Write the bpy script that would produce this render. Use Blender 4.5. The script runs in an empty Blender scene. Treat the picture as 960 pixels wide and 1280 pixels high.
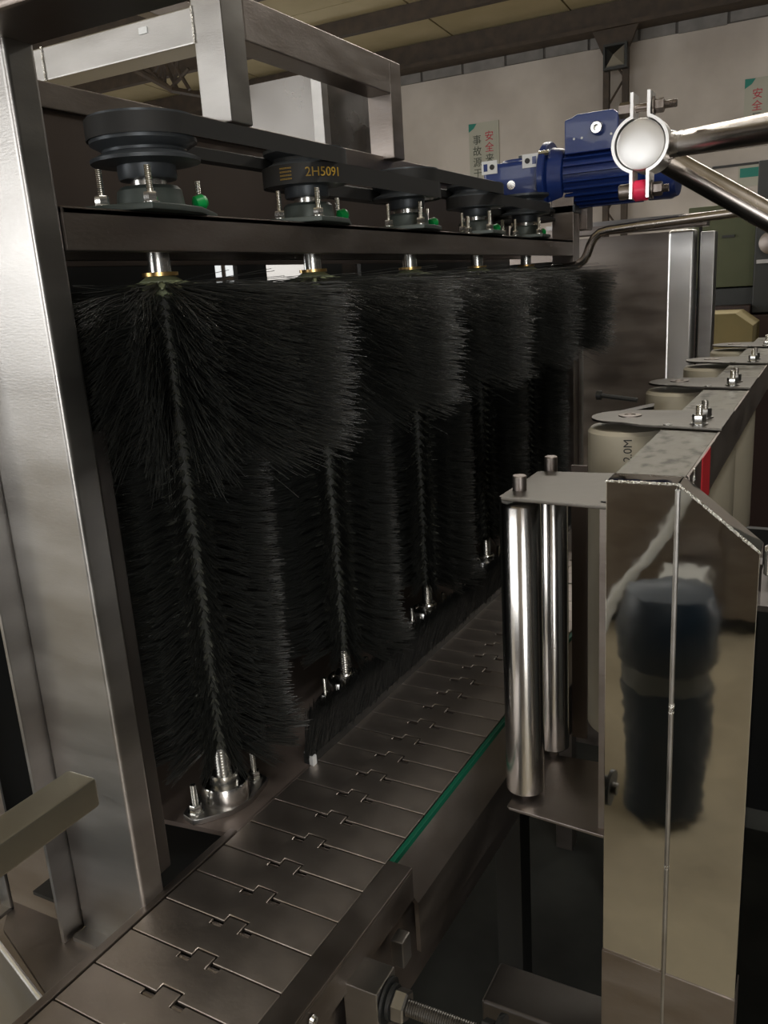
import bpy, bmesh, math, random
import numpy as np
from mathutils import Vector, Matrix
PI = math.pi
random.seed(7); rng = np.random.default_rng(7)
S = bpy.context.scene
COL = S.collection

# ------------------------------------------------------------------ camera
# all coordinates in metres; the camera lens is the origin, z up, y along the conveyor
R = np.array([[0.88261777, 0.06815418, -0.46512459],
              [0.46592946, -0.25819854, 0.84631156],
              [-0.06241482, -0.96368487, -0.25964566]])
right, down, fwd = R[:, 0], R[:, 1], R[:, 2]
R2 = R.T
cam = bpy.data.cameras.new('camera'); co = bpy.data.objects.new('camera', cam); COL.objects.link(co)
r_ = Vector(R @ np.array([1, 0, 0])); d_ = Vector(R @ np.array([0, 1, 0])); f_ = Vector(R @ np.array([0, 0, 1]))
m = Matrix.Identity(4)
for i in range(3):
    m[i][0] = r_[i]; m[i][1] = -d_[i]; m[i][2] = -f_[i]
co.matrix_world = m
cam.sensor_fit = 'VERTICAL'; cam.sensor_height = 24; cam.lens = 1040 / 1280 * 24
cam.clip_start = 0.02; cam.clip_end = 100
S.camera = co

# ------------------------------------------------------------------ exposure, world, big lights
S.view_settings.view_transform = 'Standard'; S.view_settings.look = 'None'
S.view_settings.gamma = 1; S.view_settings.use_curve_mapping = False
S.view_settings.exposure = -0.5
FLOOR = -1.35
w = bpy.data.worlds.new('world'); S.world = w; w.use_nodes = True
w.node_tree.nodes['Background'].inputs[0].default_value = (0.9, 0.93, 1, 1)
w.node_tree.nodes['Background'].inputs[1].default_value = 0.6

def area(name, loc, rot, sx, sy, power, col=(1, 1, 1)):
    l = bpy.data.lights.new(name, 'AREA'); l.shape = 'RECTANGLE'; l.size = sx; l.size_y = sy
    l.energy = power; l.color = col
    o = bpy.data.objects.new(name, l); o.location = loc; o.rotation_euler = rot; COL.objects.link(o)
    return o
# daylight at windows and door (panes built further down), then two added fill lights
area('left_window_daylight', (-11.8, -1.0, 0.6), (0, math.radians(-90), 0), 2.6, 6.0, 260, (1, 0.98, 0.95))
area('front_window_daylight', (-5.0, -5.85, 0.65), (math.radians(90), 0, 0), 9.0, 1.8, 300, (1, 0.98, 0.95))
area('door_daylight', (4.3, -5.85, 0.1), (math.radians(90), 0, 0), 2.5, 2.8, 260, (1, 0.98, 0.95))
area('far_window_daylight', (-7.7, 10.85, 0.35), (math.radians(-90), 0, 0), 4.0, 1.3, 40, (1, 0.98, 0.95))
area('fill_light_near', (1.0, -0.9, 2.3), (0, 0, 0), 0.25, 2.4, 75, (1, 0.96, 0.9))  # added fill from the right for deck and brushes
area('fill_light_far', (-1.0, 5.0, 2.42), (0, 0, 0), 5.0, 0.3, 210, (1, 0.95, 0.86))  # added fill for the far wall and roof, kept out of view

# ------------------------------------------------------------------ materials
def mat(name, col, rough=0.5, metal=0.0, col2=None, nscale=20, stretch=(1, 1, 1), rvar=0.0, bump=0.0, bscale=60,
        emit=0.0, detail=5, lo=0.35, hi=0.65, spec=0.5, coat=0.0):
    M = bpy.data.materials.new(name); M.use_nodes = True
    nt = M.node_tree; b = nt.nodes['Principled BSDF']
    b.inputs['Base Color'].default_value = (*col, 1); b.inputs['Roughness'].default_value = rough
    b.inputs['Metallic'].default_value = metal; b.inputs['Specular IOR Level'].default_value = spec
    b.inputs['Coat Weight'].default_value = coat
    if emit:
        b.inputs['Emission Color'].default_value = (*col, 1); b.inputs['Emission Strength'].default_value = emit
    if col2 or rvar or bump:
        tc = nt.nodes.new('ShaderNodeTexCoord'); mp = nt.nodes.new('ShaderNodeMapping')
        nt.links.new(tc.outputs['Object'], mp.inputs[0]); mp.inputs['Scale'].default_value = stretch
        n = nt.nodes.new('ShaderNodeTexNoise'); n.inputs['Scale'].default_value = nscale; n.inputs['Detail'].default_value = detail
        nt.links.new(mp.outputs[0], n.inputs['Vector'])
        if col2:
            cr = nt.nodes.new('ShaderNodeValToRGB')
            cr.color_ramp.elements[0].position = lo; cr.color_ramp.elements[1].position = hi
            cr.color_ramp.elements[0].color = (*col, 1); cr.color_ramp.elements[1].color = (*col2, 1)
            nt.links.new(n.outputs['Fac'], cr.inputs[0]); nt.links.new(cr.outputs[0], b.inputs['Base Color'])
        if rvar:
            mr = nt.nodes.new('ShaderNodeMapRange')
            mr.inputs['From Min'].default_value = 0.3; mr.inputs['From Max'].default_value = 0.7
            mr.inputs['To Min'].default_value = max(0.02, rough - rvar); mr.inputs['To Max'].default_value = rough + rvar
            nt.links.new(n.outputs['Fac'], mr.inputs['Value']); nt.links.new(mr.outputs[0], b.inputs['Roughness'])
        if bump:
            n2 = nt.nodes.new('ShaderNodeTexNoise'); n2.inputs['Scale'].default_value = bscale; n2.inputs['Detail'].default_value = 4
            nt.links.new(mp.outputs[0], n2.inputs['Vector'])
            bp = nt.nodes.new('ShaderNodeBump'); bp.inputs['Strength'].default_value = bump; bp.inputs['Distance'].default_value = 0.004
            nt.links.new(n2.outputs['Fac'], bp.inputs['Height']); nt.links.new(bp.outputs[0], b.inputs['Normal'])
    return M
M = {}
M['steel'] = mat('satin_stainless', (.37, .36, .35), .34, 1, (.44, .43, .42), 8, (1, 1, 4), .05, .03, 200)
M['steel_brown'] = mat('brushed_stainless_warm', (.27, .235, .215), .40, 1, (.33, .295, .275), 14, (1, 1, 3), .06, .05, 150)
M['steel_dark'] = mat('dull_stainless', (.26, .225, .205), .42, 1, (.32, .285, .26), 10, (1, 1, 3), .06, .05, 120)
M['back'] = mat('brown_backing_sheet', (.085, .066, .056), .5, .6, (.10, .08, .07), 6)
M['mirror'] = mat('polished_sheet_stainless', (.58, .57, .54), .032, 1, (.66, .65, .62), 9, (1, 1, 1), .018, .12, 7, detail=6)
M['chrome'] = mat('polished_tube_steel', (.50, .485, .47), .19, 1, (.72, .71, .70), 12, (1, 1, .2), .05, .02, 90)
M['hood'] = mat('hood_sheet_stainless', (.20, .19, .18), .26, 1, (.25, .24, .23), 5, (1, 1, 1), .06, .05, 12)
M['shelf'] = mat('blue_grey_sheet', (.10, .11, .115), .45, .6, (.13, .14, .145), 6)
M['plate'] = mat('grey_plate_steel', (.125, .115, .10), .42, 1, (.16, .15, .135), 12, (1, 1, 1), .06, .05, 90)
M['arm'] = mat('greenish_brown_tube', (.42, .40, .32), .42, 1, (.34, .32, .26), 10, (1, 1, 1), .06, .05, 90)
M['tube'] = mat('warm_tube_steel', (.42, .385, .355), .24, 1, (.50, .46, .43), 12, (1, 1, .2), .05, .02, 90)
M['stub'] = mat('dark_dull_steel', (.11, .10, .095), .42, 1, (.14, .13, .125), 10)
M['deck'] = mat('brown_deck_sheet', (.17, .135, .12), .42, .45, (.22, .18, .16), 9)
M['cap'] = mat('polished_end_cap', (.92, .92, .92), .38, 1, None, 20, (1, 1, 1), .05, .05, 30)
M['weld'] = mat('weld_bead', (.85, .84, .80), .28, 1, None, 300, (1, 1, 1), .1, .8, 500)
M['zinc'] = mat('zinc_plated_fastener', (.72, .72, .70), .26, 1)
M['stain'] = mat('stained_beam_top', (.17, .16, .135), .40, 1, (.045, .04, .033), 55, (1, .6, 1), .08, .08, 60, lo=.52, hi=.64)
M['chain'] = mat('worn_chain_steel', (.47, .42, .385), .42, 1, (.58, .52, .48), 12, (1, 1, 1), .08, .06, 150)
M['chain_dark'] = mat('chain_bed', (.03, .028, .026), .6, .5)
M['brass'] = mat('brass_collar', (.75, .5, .2), .3, 1)
M['bristle'] = mat('black_nylon_bristle', (.036, .038, .035), .32, spec=.8)
M['bristle_dark'] = mat('fine_black_bristle', (.014, .015, .014), .45, spec=.4)
M['bristle_root'] = mat('bristle_root_glue', (.15, .155, .13), .5)
M['core'] = mat('pale_green_plastic_core', (.30, .34, .20), .5, 0, (.20, .22, .13), 60)
M['core_dark'] = mat('soiled_core', (.018, .020, .014), .6)
M['cast'] = mat('dark_cast_iron', (.07, .08, .09), .40, .5, (.09, .10, .11), 40, (1, 1, 1), .08)
M['castg'] = mat('grey_green_bearing_paint', (.07, .085, .078), .45, .3)
M['rubber'] = mat('black_rubber_belt', (.016, .016, .016), .65)
M['gold'] = mat('yellow_belt_print', (.42, .26, .03), .6)
M['blue'] = mat('blue_motor_paint', (.008, .028, .15), .34, 0, (.011, .036, .19), 12, bump=.1, bscale=120, coat=.2)
M['white'] = mat('white_label', (.75, .77, .78), .5)
M['ink'] = mat('dark_ink', (.03, .03, .03), .6)
M['pvc'] = mat('cream_pvc_pipe', (.56, .515, .41), .42, 0, (.50, .455, .355), 7)
M['green'] = mat('green_wear_strip', (.0, .11, .060), .5)
M['greencap'] = mat('green_grease_plug', (.0, .30, .06), .4)
M['red'] = mat('red_tape', (.55, .02, .03), .45)
M['pink'] = mat('red_plastic_sleeve', (.85, .03, .10), .4)
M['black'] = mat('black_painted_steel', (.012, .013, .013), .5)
M['plaster'] = mat('whitewashed_wall', (.47, .425, .39), .9, 0, (.68, .63, .585), .9, bump=.5, bscale=8, detail=8)
M['block'] = mat('grey_concrete_block', (.19, .185, .18), .9, 0, (.25, .24, .235), 6, bump=.5, bscale=30)
M['mortar'] = mat('mortar', (.10, .095, .09), .95)
M['ceil'] = mat('yellowed_roof_sheet', (.46, .40, .25), .8, 0, (.54, .47, .31), 2.0)
M['rust'] = mat('brown_painted_roof_steel', (.05, .038, .03), .7, .0, (.075, .055, .04), 8)
M['floor'] = mat('buff_concrete_floor', (.42, .37, .27), .6, 0, (.30, .26, .19), 3.5, (1, 1, 1), .1, .1, 40, detail=8)
M['floor_shade'] = mat('floor_shade_black', (.006, .007, .006), .95, 0, (.022, .024, .021), 5)  # near-black that stands in for shade under the machine
M['sky'] = mat('daylight_pane', (.86, .93, 1), .5, emit=1.5)
M['sky2'] = mat('daylight_pane_far', (.90, .94, .96), .5, emit=.9)
M['tubeglow'] = mat('tube_glow', (1, .95, .88), .5, emit=3)
M['olive'] = mat('olive_cabinet_paint', (.07, .08, .035), .6, 0, (.085, .095, .045), 5)
M['tan'] = mat('tan_plywood', (.20, .165, .07), .7, 0, (.24, .19, .08), 8)
M['maroon'] = mat('maroon_machine_paint', (.035, .018, .016), .5)
M['greymach'] = mat('dark_grey_machine_paint', (.03, .033, .032), .5)
M['darkblue'] = mat('dark_blue_plastic', (.006, .018, .035), .4)
M['poster'] = mat('pale_poster', (.47, .47, .40), .6, 0, (.52, .52, .45), 2)
M['teal'] = mat('teal_print', (.02, .25, .20), .6)
M['posterred'] = mat('red_print', (.55, .03, .06), .6)
M['posterink'] = mat('dark_green_print', (.07, .08, .06), .6)
M['pyr'] = mat('lit_lamp_facet', (.5, .5, .48), .35, .8)

# ------------------------------------------------------------------ mesh helpers
class MB:
    def __init__(s): s.v = []; s.f = []; s.mi = []; s.cm = 0
    def add(s, vs, fs):
        n = len(s.v); s.v += [tuple(float(c) for c in v) for v in vs]; s.f += [tuple(n + i for i in f) for f in fs]
        s.mi += [s.cm] * len(fs); return s
    def box(s, x0, x1, y0, y1, z0, z1, T=None):
        vs = [(x, y, z) for z in (z0, z1) for y in (y0, y1) for x in (x0, x1)]
        if T: vs = [T @ Vector(v) for v in vs]
        return s.add(vs, [(0, 2, 3, 1), (4, 5, 7, 6), (0, 1, 5, 4), (2, 6, 7, 3), (0, 4, 6, 2), (1, 3, 7, 5)])
    def prism(s, poly, z0, z1, T=None):
        n = len(poly); vs = [(p[0], p[1], z0) for p in poly] + [(p[0], p[1], z1) for p in poly]
        if T: vs = [T @ Vector(v) for v in vs]
        return s.add(vs, [tuple(range(n))[::-1], tuple(range(n, 2 * n))] + [(i, (i + 1) % n, n + (i + 1) % n, n + i) for i in range(n)])
    def lathe(s, prof, o=(0, 0, 0), ax=(0, 0, 1), n=24, phase=0.0, cap=True):
        q = Vector((0, 0, 1)).rotation_difference(Vector(ax).normalized()); vs = []; fs = []
        for r, z in prof:
            for k in range(n):
                a = 2 * PI * k / n + phase
                vs.append(Vector(o) + q @ Vector((r * math.cos(a), r * math.sin(a), z)))
        for j in range(len(prof) - 1):
            for k in range(n):
                k2 = (k + 1) % n; fs.append((j * n + k, j * n + k2, (j + 1) * n + k2, (j + 1) * n + k))
        if cap:
            fs.append(tuple(range(n))[::-1]); fs.append(tuple((len(prof) - 1) * n + k for k in range(n)))
        return s.add(vs, fs)
    def cyl(s, o, ax, r, L, n=24, ch=0.0, phase=0.0):
        if ch: return s.lathe([(r - ch, 0), (r, ch), (r, L - ch), (r - ch, L)], o, ax, n, phase)
        return s.lathe([(r, 0), (r, L)], o, ax, n, phase)
    def tube(s, pts, r, n=14):
        pts = [Vector(p) for p in pts]; vs = []; fs = []; up = None
        for i, p in enumerate(pts):
            t = (pts[min(i + 1, len(pts) - 1)] - pts[max(i - 1, 0)]).normalized()
            if up is None: up = t.orthogonal().normalized()
            up = (up - t * up.dot(t)).normalized(); b = t.cross(up)
            for k in range(n):
                a = 2 * PI * k / n; vs.append(p + up * (r * math.cos(a)) + b * (r * math.sin(a)))
        for i in range(len(pts) - 1):
            for k in range(n):
                k2 = (k + 1) % n; fs.append((i * n + k, i * n + k2, (i + 1) * n + k2, (i + 1) * n + k))
        fs.append(tuple(range(n))[::-1]); fs.append(tuple((len(pts) - 1) * n + k for k in range(n)))
        return s.add(vs, fs)

WL = {}
def wloc(o): return Vector(WL.get(o.name, (0, 0, 0)))
def smooth_mesh(me, ang=35):
    bm = bmesh.new(); bm.from_mesh(me)
    bmesh.ops.recalc_face_normals(bm, faces=bm.faces)
    for f in bm.faces: f.smooth = True
    for e in bm.edges:
        if len(e.link_faces) == 2:
            e.smooth = e.calc_face_angle(0) < math.radians(ang)
        else: e.smooth = False
    bm.to_mesh(me); bm.free()
def mesh_obj(name, mb, mats, at_=(0, 0, 0), bevel=0.0, smooth=True, seg=2):
    me = bpy.data.meshes.new(name); a = Vector(at_)
    me.from_pydata([tuple(Vector(v) - a) for v in mb.v], [], mb.f)
    for k, mt in enumerate(mats if isinstance(mats, (list, tuple)) else [mats]): me.materials.append(mt)
    if len(me.materials) > 1: me.polygons.foreach_set('material_index', mb.mi)
    if bevel:
        bm = bmesh.new(); bm.from_mesh(me)
        bmesh.ops.recalc_face_normals(bm, faces=bm.faces)
        es = [e for e in bm.edges if len(e.link_faces) == 2 and e.calc_face_angle(0) > math.radians(35)]
        bmesh.ops.bevel(bm, geom=es, offset=bevel, segments=seg, affect='EDGES', profile=.5, clamp_overlap=True)
        bm.to_mesh(me); bm.free()
    if smooth: smooth_mesh(me)
    o = bpy.data.objects.new(name, me); COL.objects.link(o)
    if bevel and smooth:
        wn = o.modifiers.new('flat_normals', 'WEIGHTED_NORMAL'); wn.keep_sharp = True; wn.weight = 100
    return o
def tag(o, label, cat, group=None, kind=None):
    if label: o['label'] = label
    if cat: o['category'] = cat
    if group: o['group'] = group
    if kind: o['kind'] = kind
    return o
def thing(name, loc, label, cat, group=None):
    o = bpy.data.objects.new(name, None); COL.objects.link(o); o.location = loc; WL[o.name] = tuple(loc)
    o.empty_display_size = .05
    return tag(o, label, cat, group)
def part(name, mb, mats, parent, bevel=0.0, label=None, stuff=False, smooth=True, seg=2):
    o = mesh_obj(name, mb, mats, wloc(parent), bevel, smooth, seg); o.parent = parent; WL[o.name] = tuple(wloc(parent))
    if label: o['label'] = label
    if stuff: o['kind'] = 'stuff'
    return o
def single(name, mb, mats, loc, label, cat, group=None, bevel=0.0, kind=None):
    o = mesh_obj(name, mb, mats, loc, bevel); o.location = loc; WL[o.name] = tuple(loc)
    return tag(o, label, cat, group, kind)
def struct(name, mb, mats, parent=None, bevel=0.0):
    o = mesh_obj(name, mb, mats, (0, 0, 0), bevel)
    if parent: o.parent = parent
    else: o['kind'] = 'structure'
    WL[o.name] = (0, 0, 0)
    return o
def copy_tree(o, loc=None, parent=None, **props):
    c = o.copy(); COL.objects.link(c)
    if parent: c.parent = parent
    if loc is not None: c.location = loc
    for k, v in props.items(): c[k] = v
    for ch in [x for x in list(bpy.data.objects) if x.parent == o]:
        copy_tree(ch, parent=c)
    return c
def text_obj(name, body, size, T, mt, parent, depth=0.0002, align='CENTER'):
    cu = bpy.data.curves.new(name, 'FONT'); cu.body = body; cu.size = size; cu.extrude = depth
    cu.align_x = align; cu.align_y = 'CENTER'; cu.resolution_u = 3
    t = bpy.data.objects.new(name + '_tmp', cu); COL.objects.link(t)
    dg = bpy.context.evaluated_depsgraph_get(); dg.update()
    me = bpy.data.meshes.new_from_object(t.evaluated_get(dg)); bpy.data.objects.remove(t)
    me.transform(T); me.transform(Matrix.Translation(-wloc(parent)))
    me.materials.clear(); me.materials.append(mt); me.name = name
    o = bpy.data.objects.new(name, me); COL.objects.link(o); o.parent = parent; WL[o.name] = tuple(wloc(parent))
    return o
def rotT(loc, rx=0, ry=0, rz=0):
    return Matrix.Translation(loc) @ Matrix.Rotation(rz, 4, 'Z') @ Matrix.Rotation(ry, 4, 'Y') @ Matrix.Rotation(rx, 4, 'X')
FACING = rotT((0, 0, 0), rx=PI / 2)                      # text upright, read from -y

def hexnut(mb, o, ax, af, h):
    r = af / math.sqrt(3)
    mb.lathe([(r * .9, 0), (r, h * .12), (r, h * .88), (r * .9, h)], o, ax, 6)
def stud(mb, o, ax, L, d=.006, nut=.010):
    """washer, nut and threaded end along ax from o"""
    o = Vector(o); a = Vector(ax).normalized()
    mb.cyl(o, a, nut * .75, .0012, 16)
    hexnut(mb, o + a * .0012, a, nut, nut * .75)
    prof = []; z = 0; p = .0014
    while z < L:
        prof += [(d / 2, z), (d / 2 * .86, z + p / 2)]; z += p
    prof.append((d / 2 * .8, L))
    mb.lathe(prof, o, a, 10)

# ------------------------------------------------------------------ the hall
X0, X1, Y0, Y1, CZ = -12, 6, -6, 11, 2.62
# floor
struct('floor', MB().box(X0, X1, Y0, Y1 + .3, FLOOR - .1, FLOOR), M['floor'])
# far wall with an opening for window_1
def wall_with_hole(name, x0, x1, z0, z1, hx0, hx1, hz0, hz1, y0, y1):
    mb = MB()
    mb.box(x0, hx0, y0, y1, z0, z1); mb.box(hx1, x1, y0, y1, z0, z1)
    mb.box(hx0, hx1, y0, y1, z0, hz0); mb.box(hx0, hx1, y0, y1, hz1, z1)
    return struct(name, mb, M['plaster'])
wf = wall_with_hole('wall_back', X0, X1, FLOOR, 4.6, -9.8, -5.6, -.3, .9, Y1, Y1 + .3)
struct('wall_right', MB().box(X1, X1 + .2, Y0, Y1, FLOOR, 5.6), M['plaster'])
# left wall with a long window, front wall with a doorway
mb = MB(); mb.box(X0 - .2, X0, Y0, -4, FLOOR, 5.6); mb.box(X0 - .2, X0, 2, Y1, FLOOR, 5.6)
mb.box(X0 - .2, X0, -4, 2, FLOOR, -.7); mb.box(X0 - .2, X0, -4, 2, 1.9, 5.6); struct('wall_left', mb, M['plaster'])
mb = MB(); mb.box(X0, -9.5, Y0 - .2, Y0, FLOOR, 5.6); mb.box(-.5, 3.0, Y0 - .2, Y0, FLOOR, 5.6); mb.box(5.6, X1, Y0 - .2, Y0, FLOOR, 5.6); mb.box(3.0, 5.6, Y0 - .2, Y0, 1.6, 5.6); mb.box(-9.5, -.5, Y0 - .2, Y0, FLOOR, -.3); mb.box(-9.5, -.5, Y0 - .2, Y0, 1.6, 5.6)
struct('wall_front', mb, M['plaster'])
def glazed(name, axis, a0, a1, z0, z1, pos, n, pane, nz=2):
    r = bpy.data.objects.new(name, None); COL.objects.link(r); r['kind'] = 'structure'; WL[r.name] = (0, 0, 0)
    r['label'] = 'daylight window'
    da = (a1 - a0) / n; dz = (z1 - z0) / nz; fr = MB()
    def bx(mb, u0, u1, v0, v1, t):
        if axis == 'x': mb.box(u0, u1, pos - t, pos + t, v0, v1)
        else: mb.box(pos - t, pos + t, u0, u1, v0, v1)
    for i in range(n + 1): bx(fr, a0 + i * da - .03, a0 + i * da + .03, z0, z1, .035)
    for j in range(nz + 1): bx(fr, a0, a1, z0 + j * dz - .03, z0 + j * dz + .03, .03)
    struct('window_frame', fr, M['rust'], r)
    for i in range(n):
        for j in range(nz):
            g = MB(); bx(g, a0 + i * da + .03, a0 + (i + 1) * da - .03, z0 + j * dz + .03, z0 + (j + 1) * dz - .03, .004)
            struct('pane', g, pane, r)
    del r['label']
glazed('window_1', 'x', -9.8, -5.6, -.3, .9, Y1 + .12, 4, M['sky2'])
glazed('window_2', 'y', -4, 2, -.7, 1.9, X0 - .1, 6, M['sky'])
glazed('window_3', 'x', -9.5, -.5, -.3, 1.6, Y0 - .1, 6, M['sky'])
glazed('door_1', 'x', 3.0, 5.6, FLOOR, 1.6, Y0 - .1, 2, M['sky'], 1)
# roof: sheets slope up from the far wall towards the camera; each sheet and purlin its own piece
cl = bpy.data.objects.new('ceiling', None); COL.objects.link(cl); cl['kind'] = 'structure'; WL['ceiling'] = (0, 0, 0)
def zc(y): return 2.98 + (Y1 - y) * 0.055
sheet_w = 1.5
for j in range(8):
    for i in range(12):
        x0 = X0 + i * sheet_w; y1 = Y1 + .3 - j * 2.2; y0 = y1 - 2.2
        mb = MB(); g = .012
        vs = [(x0 + g, y0 + g, zc(y0)), (x0 + sheet_w - g, y0 + g, zc(y0)), (x0 + sheet_w - g, y1 - g, zc(y1)), (x0 + g, y1 - g, zc(y1))]
        vs += [(a, b, c + .03) for a, b, c in vs]
        mb.add(vs, [(0, 1, 2, 3), (7, 6, 5, 4), (0, 4, 5, 1), (1, 5, 6, 2), (2, 6, 7, 3), (3, 7, 4, 0)])
        struct('roof_sheet', mb, M['ceil'], cl)
struct('roof_deck', MB().add([(X0 - .3, Y0 - .3, zc(Y0 - .3) + .05), (X1 + .3, Y0 - .3, zc(Y0 - .3) + .05), (X1 + .3, Y1 + .4, zc(Y1 + .4) + .05), (X0 - .3, Y1 + .4, zc(Y1 + .4) + .05)], [(0, 1, 2, 3)]), M['rust'], cl)
for y in (9.55, 8.1, 6.6, 5.1, 3.6, 2.1, .5, -1, -2.6, -4.2):
    struct('purlin', MB().box(X0, X1, y - .05, y + .05, zc(y) - .17, zc(y) - .005), M['rust'], cl)
struct('eaves_beam', MB().box(X0, X1, Y1 - .26, Y1 - .02, 2.74, 2.98).box(X0, X1, Y1 - .34, Y1 - .02, 2.70, 2.745), M['rust'], cl)
# row of bare blocks along the top of the far wall
struct('mortar_band', MB().box(X0, X1, Y1 - .006, Y1, 2.585, 2.78), M['mortar'], wf)
bx = -11.8; k = 0
protob = None
while bx < 1.5:
    wdt = random.choice([.42, .5, .55, .58]); h0 = 2.585 + random.uniform(-.012, .012)
    struct('block', MB().box(bx, bx + wdt - .03, Y1 - .02 - random.uniform(0, .012), Y1, h0, h0 + .185), M['block'], wf, bevel=.006)
    bx += wdt
# lattice column standing against the far wall, with trusses
t = thing('lattice_column', (-2.47, 10.8, FLOOR), 'dark brown steel lattice column standing against the far whitewashed wall', 'column')
for dx in (-.11, .11):
    part('angle_post', MB().box(-2.47 + dx - .035, -2.47 + dx + .035, 10.75, 10.82, FLOOR, 2.74), M['rust'], t)
for i in range(14):
    z = FLOOR + .05 + i * .29; s = 1 if i % 2 else -1
    part('lacing_bar', MB().tube([(-2.47 - .1 * s, 10.785, z), (-2.47 + .1 * s, 10.785, z + .29)], .014, 6), M['rust'], t)
part('knee_plate', MB().prism([(-.28, 0), (.28, 0), (.12, -.34), (-.12, -.34)], 0, .05, rotT((-2.47, 10.76, 2.74), rx=PI / 2)), M['rust'], t)
def truss(name, y, label, x0, x1):
    t = thing(name, ((x0 + x1) / 2, y, 1.9), label, 'roof truss', None)
    zb, zt = 1.92, 2.75
    part('bottom_chord', MB().box(x0, x1, y - .03, y + .03, zb - .03, zb + .03), M['rust'], t)
    part('top_chord', MB().box(x0, x1, y - .03, y + .03, zt - .03, zt + .03), M['rust'], t)
    n = int((x1 - x0) / .35)
    for i in range(n):
        a = x0 + i * .35; s = i % 2
        part('web_bar', MB().tube([(a, y, zb if s else zt), (a + .35, y, zt if s else zb)], .018, 6), M['rust'], t)
# the truss seen between the frame bars runs away from the viewer
t = thing('roof_truss', (-7.2, 8.2, 2.3), 'brown roof truss with zigzag webs seen under the upper left frame bar', 'roof truss')
def P(px, py, y):          # point at depth y on a line of sight (used only to size far things)
    r = R @ np.array([px - 480., py - 640., 1040.]); return Vector(r * (y / r[1]))
A = P(150, 78, 8.0); B = P(246, 68, 8.6); Cc = P(206, 118, 8.0); D = P(262, 120, 8.6)
part('top_chord', MB().tube([A + (A - B) * 1.2, B + (B - A) * 1.0], .035, 6), M['rust'], t)
A2 = P(160, 82, 8.0); C2 = P(214, 112, 8.0)
part('bottom_chord', MB().tube([A2 + (A2 - C2) * .6, C2, D + (D - C2) * 1.2], .035, 6), M['rust'], t)
for a, b in (((165, 82), (205, 104)), ((178, 78), (212, 110)), ((190, 96), (200, 74)), ((198, 104), (203, 74)), ((206, 106), (205, 73)), ((222, 112), (205, 78)), ((214, 110), (236, 86)), ((237, 112), (214, 74)), ((218, 110), (222, 73))):
    part('web_bar', MB().tube([P(*a, 8.2), P(*b, 8.2)], .022, 6), M['rust'], t)

# posters on the far wall
def poster(name, x0, x1, z0, z1, label, cols, topred=2, size=.13, corner=True):
    t = thing(name, ((x0 + x1) / 2, Y1 - .005, z0), label, 'poster', 'safety slogan boards')
    part('sheet', MB().box(x0, x1, Y1 - .018, Y1 - .002, z0, z1), M['poster'], t)
    if corner:
        part('corner_print', MB().prism([(x0, z1), (x0 + .11, z1 - .005), (x0 + .07, z1 - .06), (x0, z1 - .10)][::-1], 0, .002,
                                         Matrix(((1, 0, 0, 0), (0, 0, -1, Y1 - .019), (0, 1, 0, 0), (0, 0, 0, 1)))), M['teal'], t)
        part('edge_band', MB().box(x1 - .075, x1 - .03, Y1 - .020, Y1 - .018, z0 + .2, z1 - .12), M['teal' if False else 'poster'], t)
    for cx, zt, s, red in cols:
        for k, ch in enumerate(s):
            T = Matrix.Translation((cx, Y1 - .021, zt - k * size * 1.08)) @ FACING
            text_obj('character', ch, size, T, M['posterred'] if k < red else M['posterink'], t, .001)
poster('safety_poster', -4.41, -4.00, .85, 1.98, 'pale poster with red and dark slogan left of the blue motor', [(-4.13, 1.80, '安全来自长期警惕', 2), (-4.30, 1.77, '事故源于瞬间麻痹', 0)], size=.125)
poster('safety_poster', -1.09, -.62, 1.32, 1.99, 'pale poster with red slogan at the right edge above the steel tube', [(-.955, 1.82, '安全是效', 2)], size=.115)
t = thing('notice_board', (-.85, Y1 - .01, .95), 'teal edged board low on the wall between the two steel tubes', 'notice board')
part('sheet', MB().box(-1.12, -.5, Y1 - .018, Y1 - .002, .86, 1.09), M['poster'], t)
part('teal_band', MB().box(-1.10, -.5, Y1 - .021, Y1 - .018, .96, 1.06), M['teal'], t)
part('black_rim', MB().box(-1.4, -.45, Y1 - .03, Y1 - .002, 1.09, 1.115), M['black'], t)
# square lamp on the column
t = thing('wall_lamp', (-2.45, 10.7, 2.38), 'square lamp with dark frame and faceted pyramid face on the column', 'lamp')
mb = MB(); cx, cz, h = -2.455, 2.395, .135
mb.box(cx - h, cx + h, 10.66, 10.74, cz - h, cz + h); part('housing', mb, M['black'], t, bevel=.012)
mb = MB(); g = h - .022
mb.box(cx - h, cx + h, 10.645, 10.66, cz + g, cz + h); mb.box(cx - h, cx + h, 10.645, 10.66, cz - h, cz - g)
mb.box(cx - h, cx - g, 10.645, 10.66, cz - g, cz + g); mb.box(cx + g, cx + h, 10.645, 10.66, cz - g, cz + g)
part('rim', mb, M['greymach'], t)
g -= .004
fa = [((-g, -g), (g, -g)), ((g, -g), (g, g)), ((g, g), (-g, g)), ((-g, g), (-g, -g))]
for q, (a, b) in enumerate(fa):
    mb = MB(); mb.add([(cx + a[0], 10.659, cz + a[1]), (cx + b[0], 10.659, cz + b[1]), (cx, 10.56, cz)], [(0, 1, 2)])
    part('facet', mb, M['pyr'] if q in (1, 0) else M['black'], t, smooth=False)  # pale and black facets put light and shade into one metal pyramid

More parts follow.
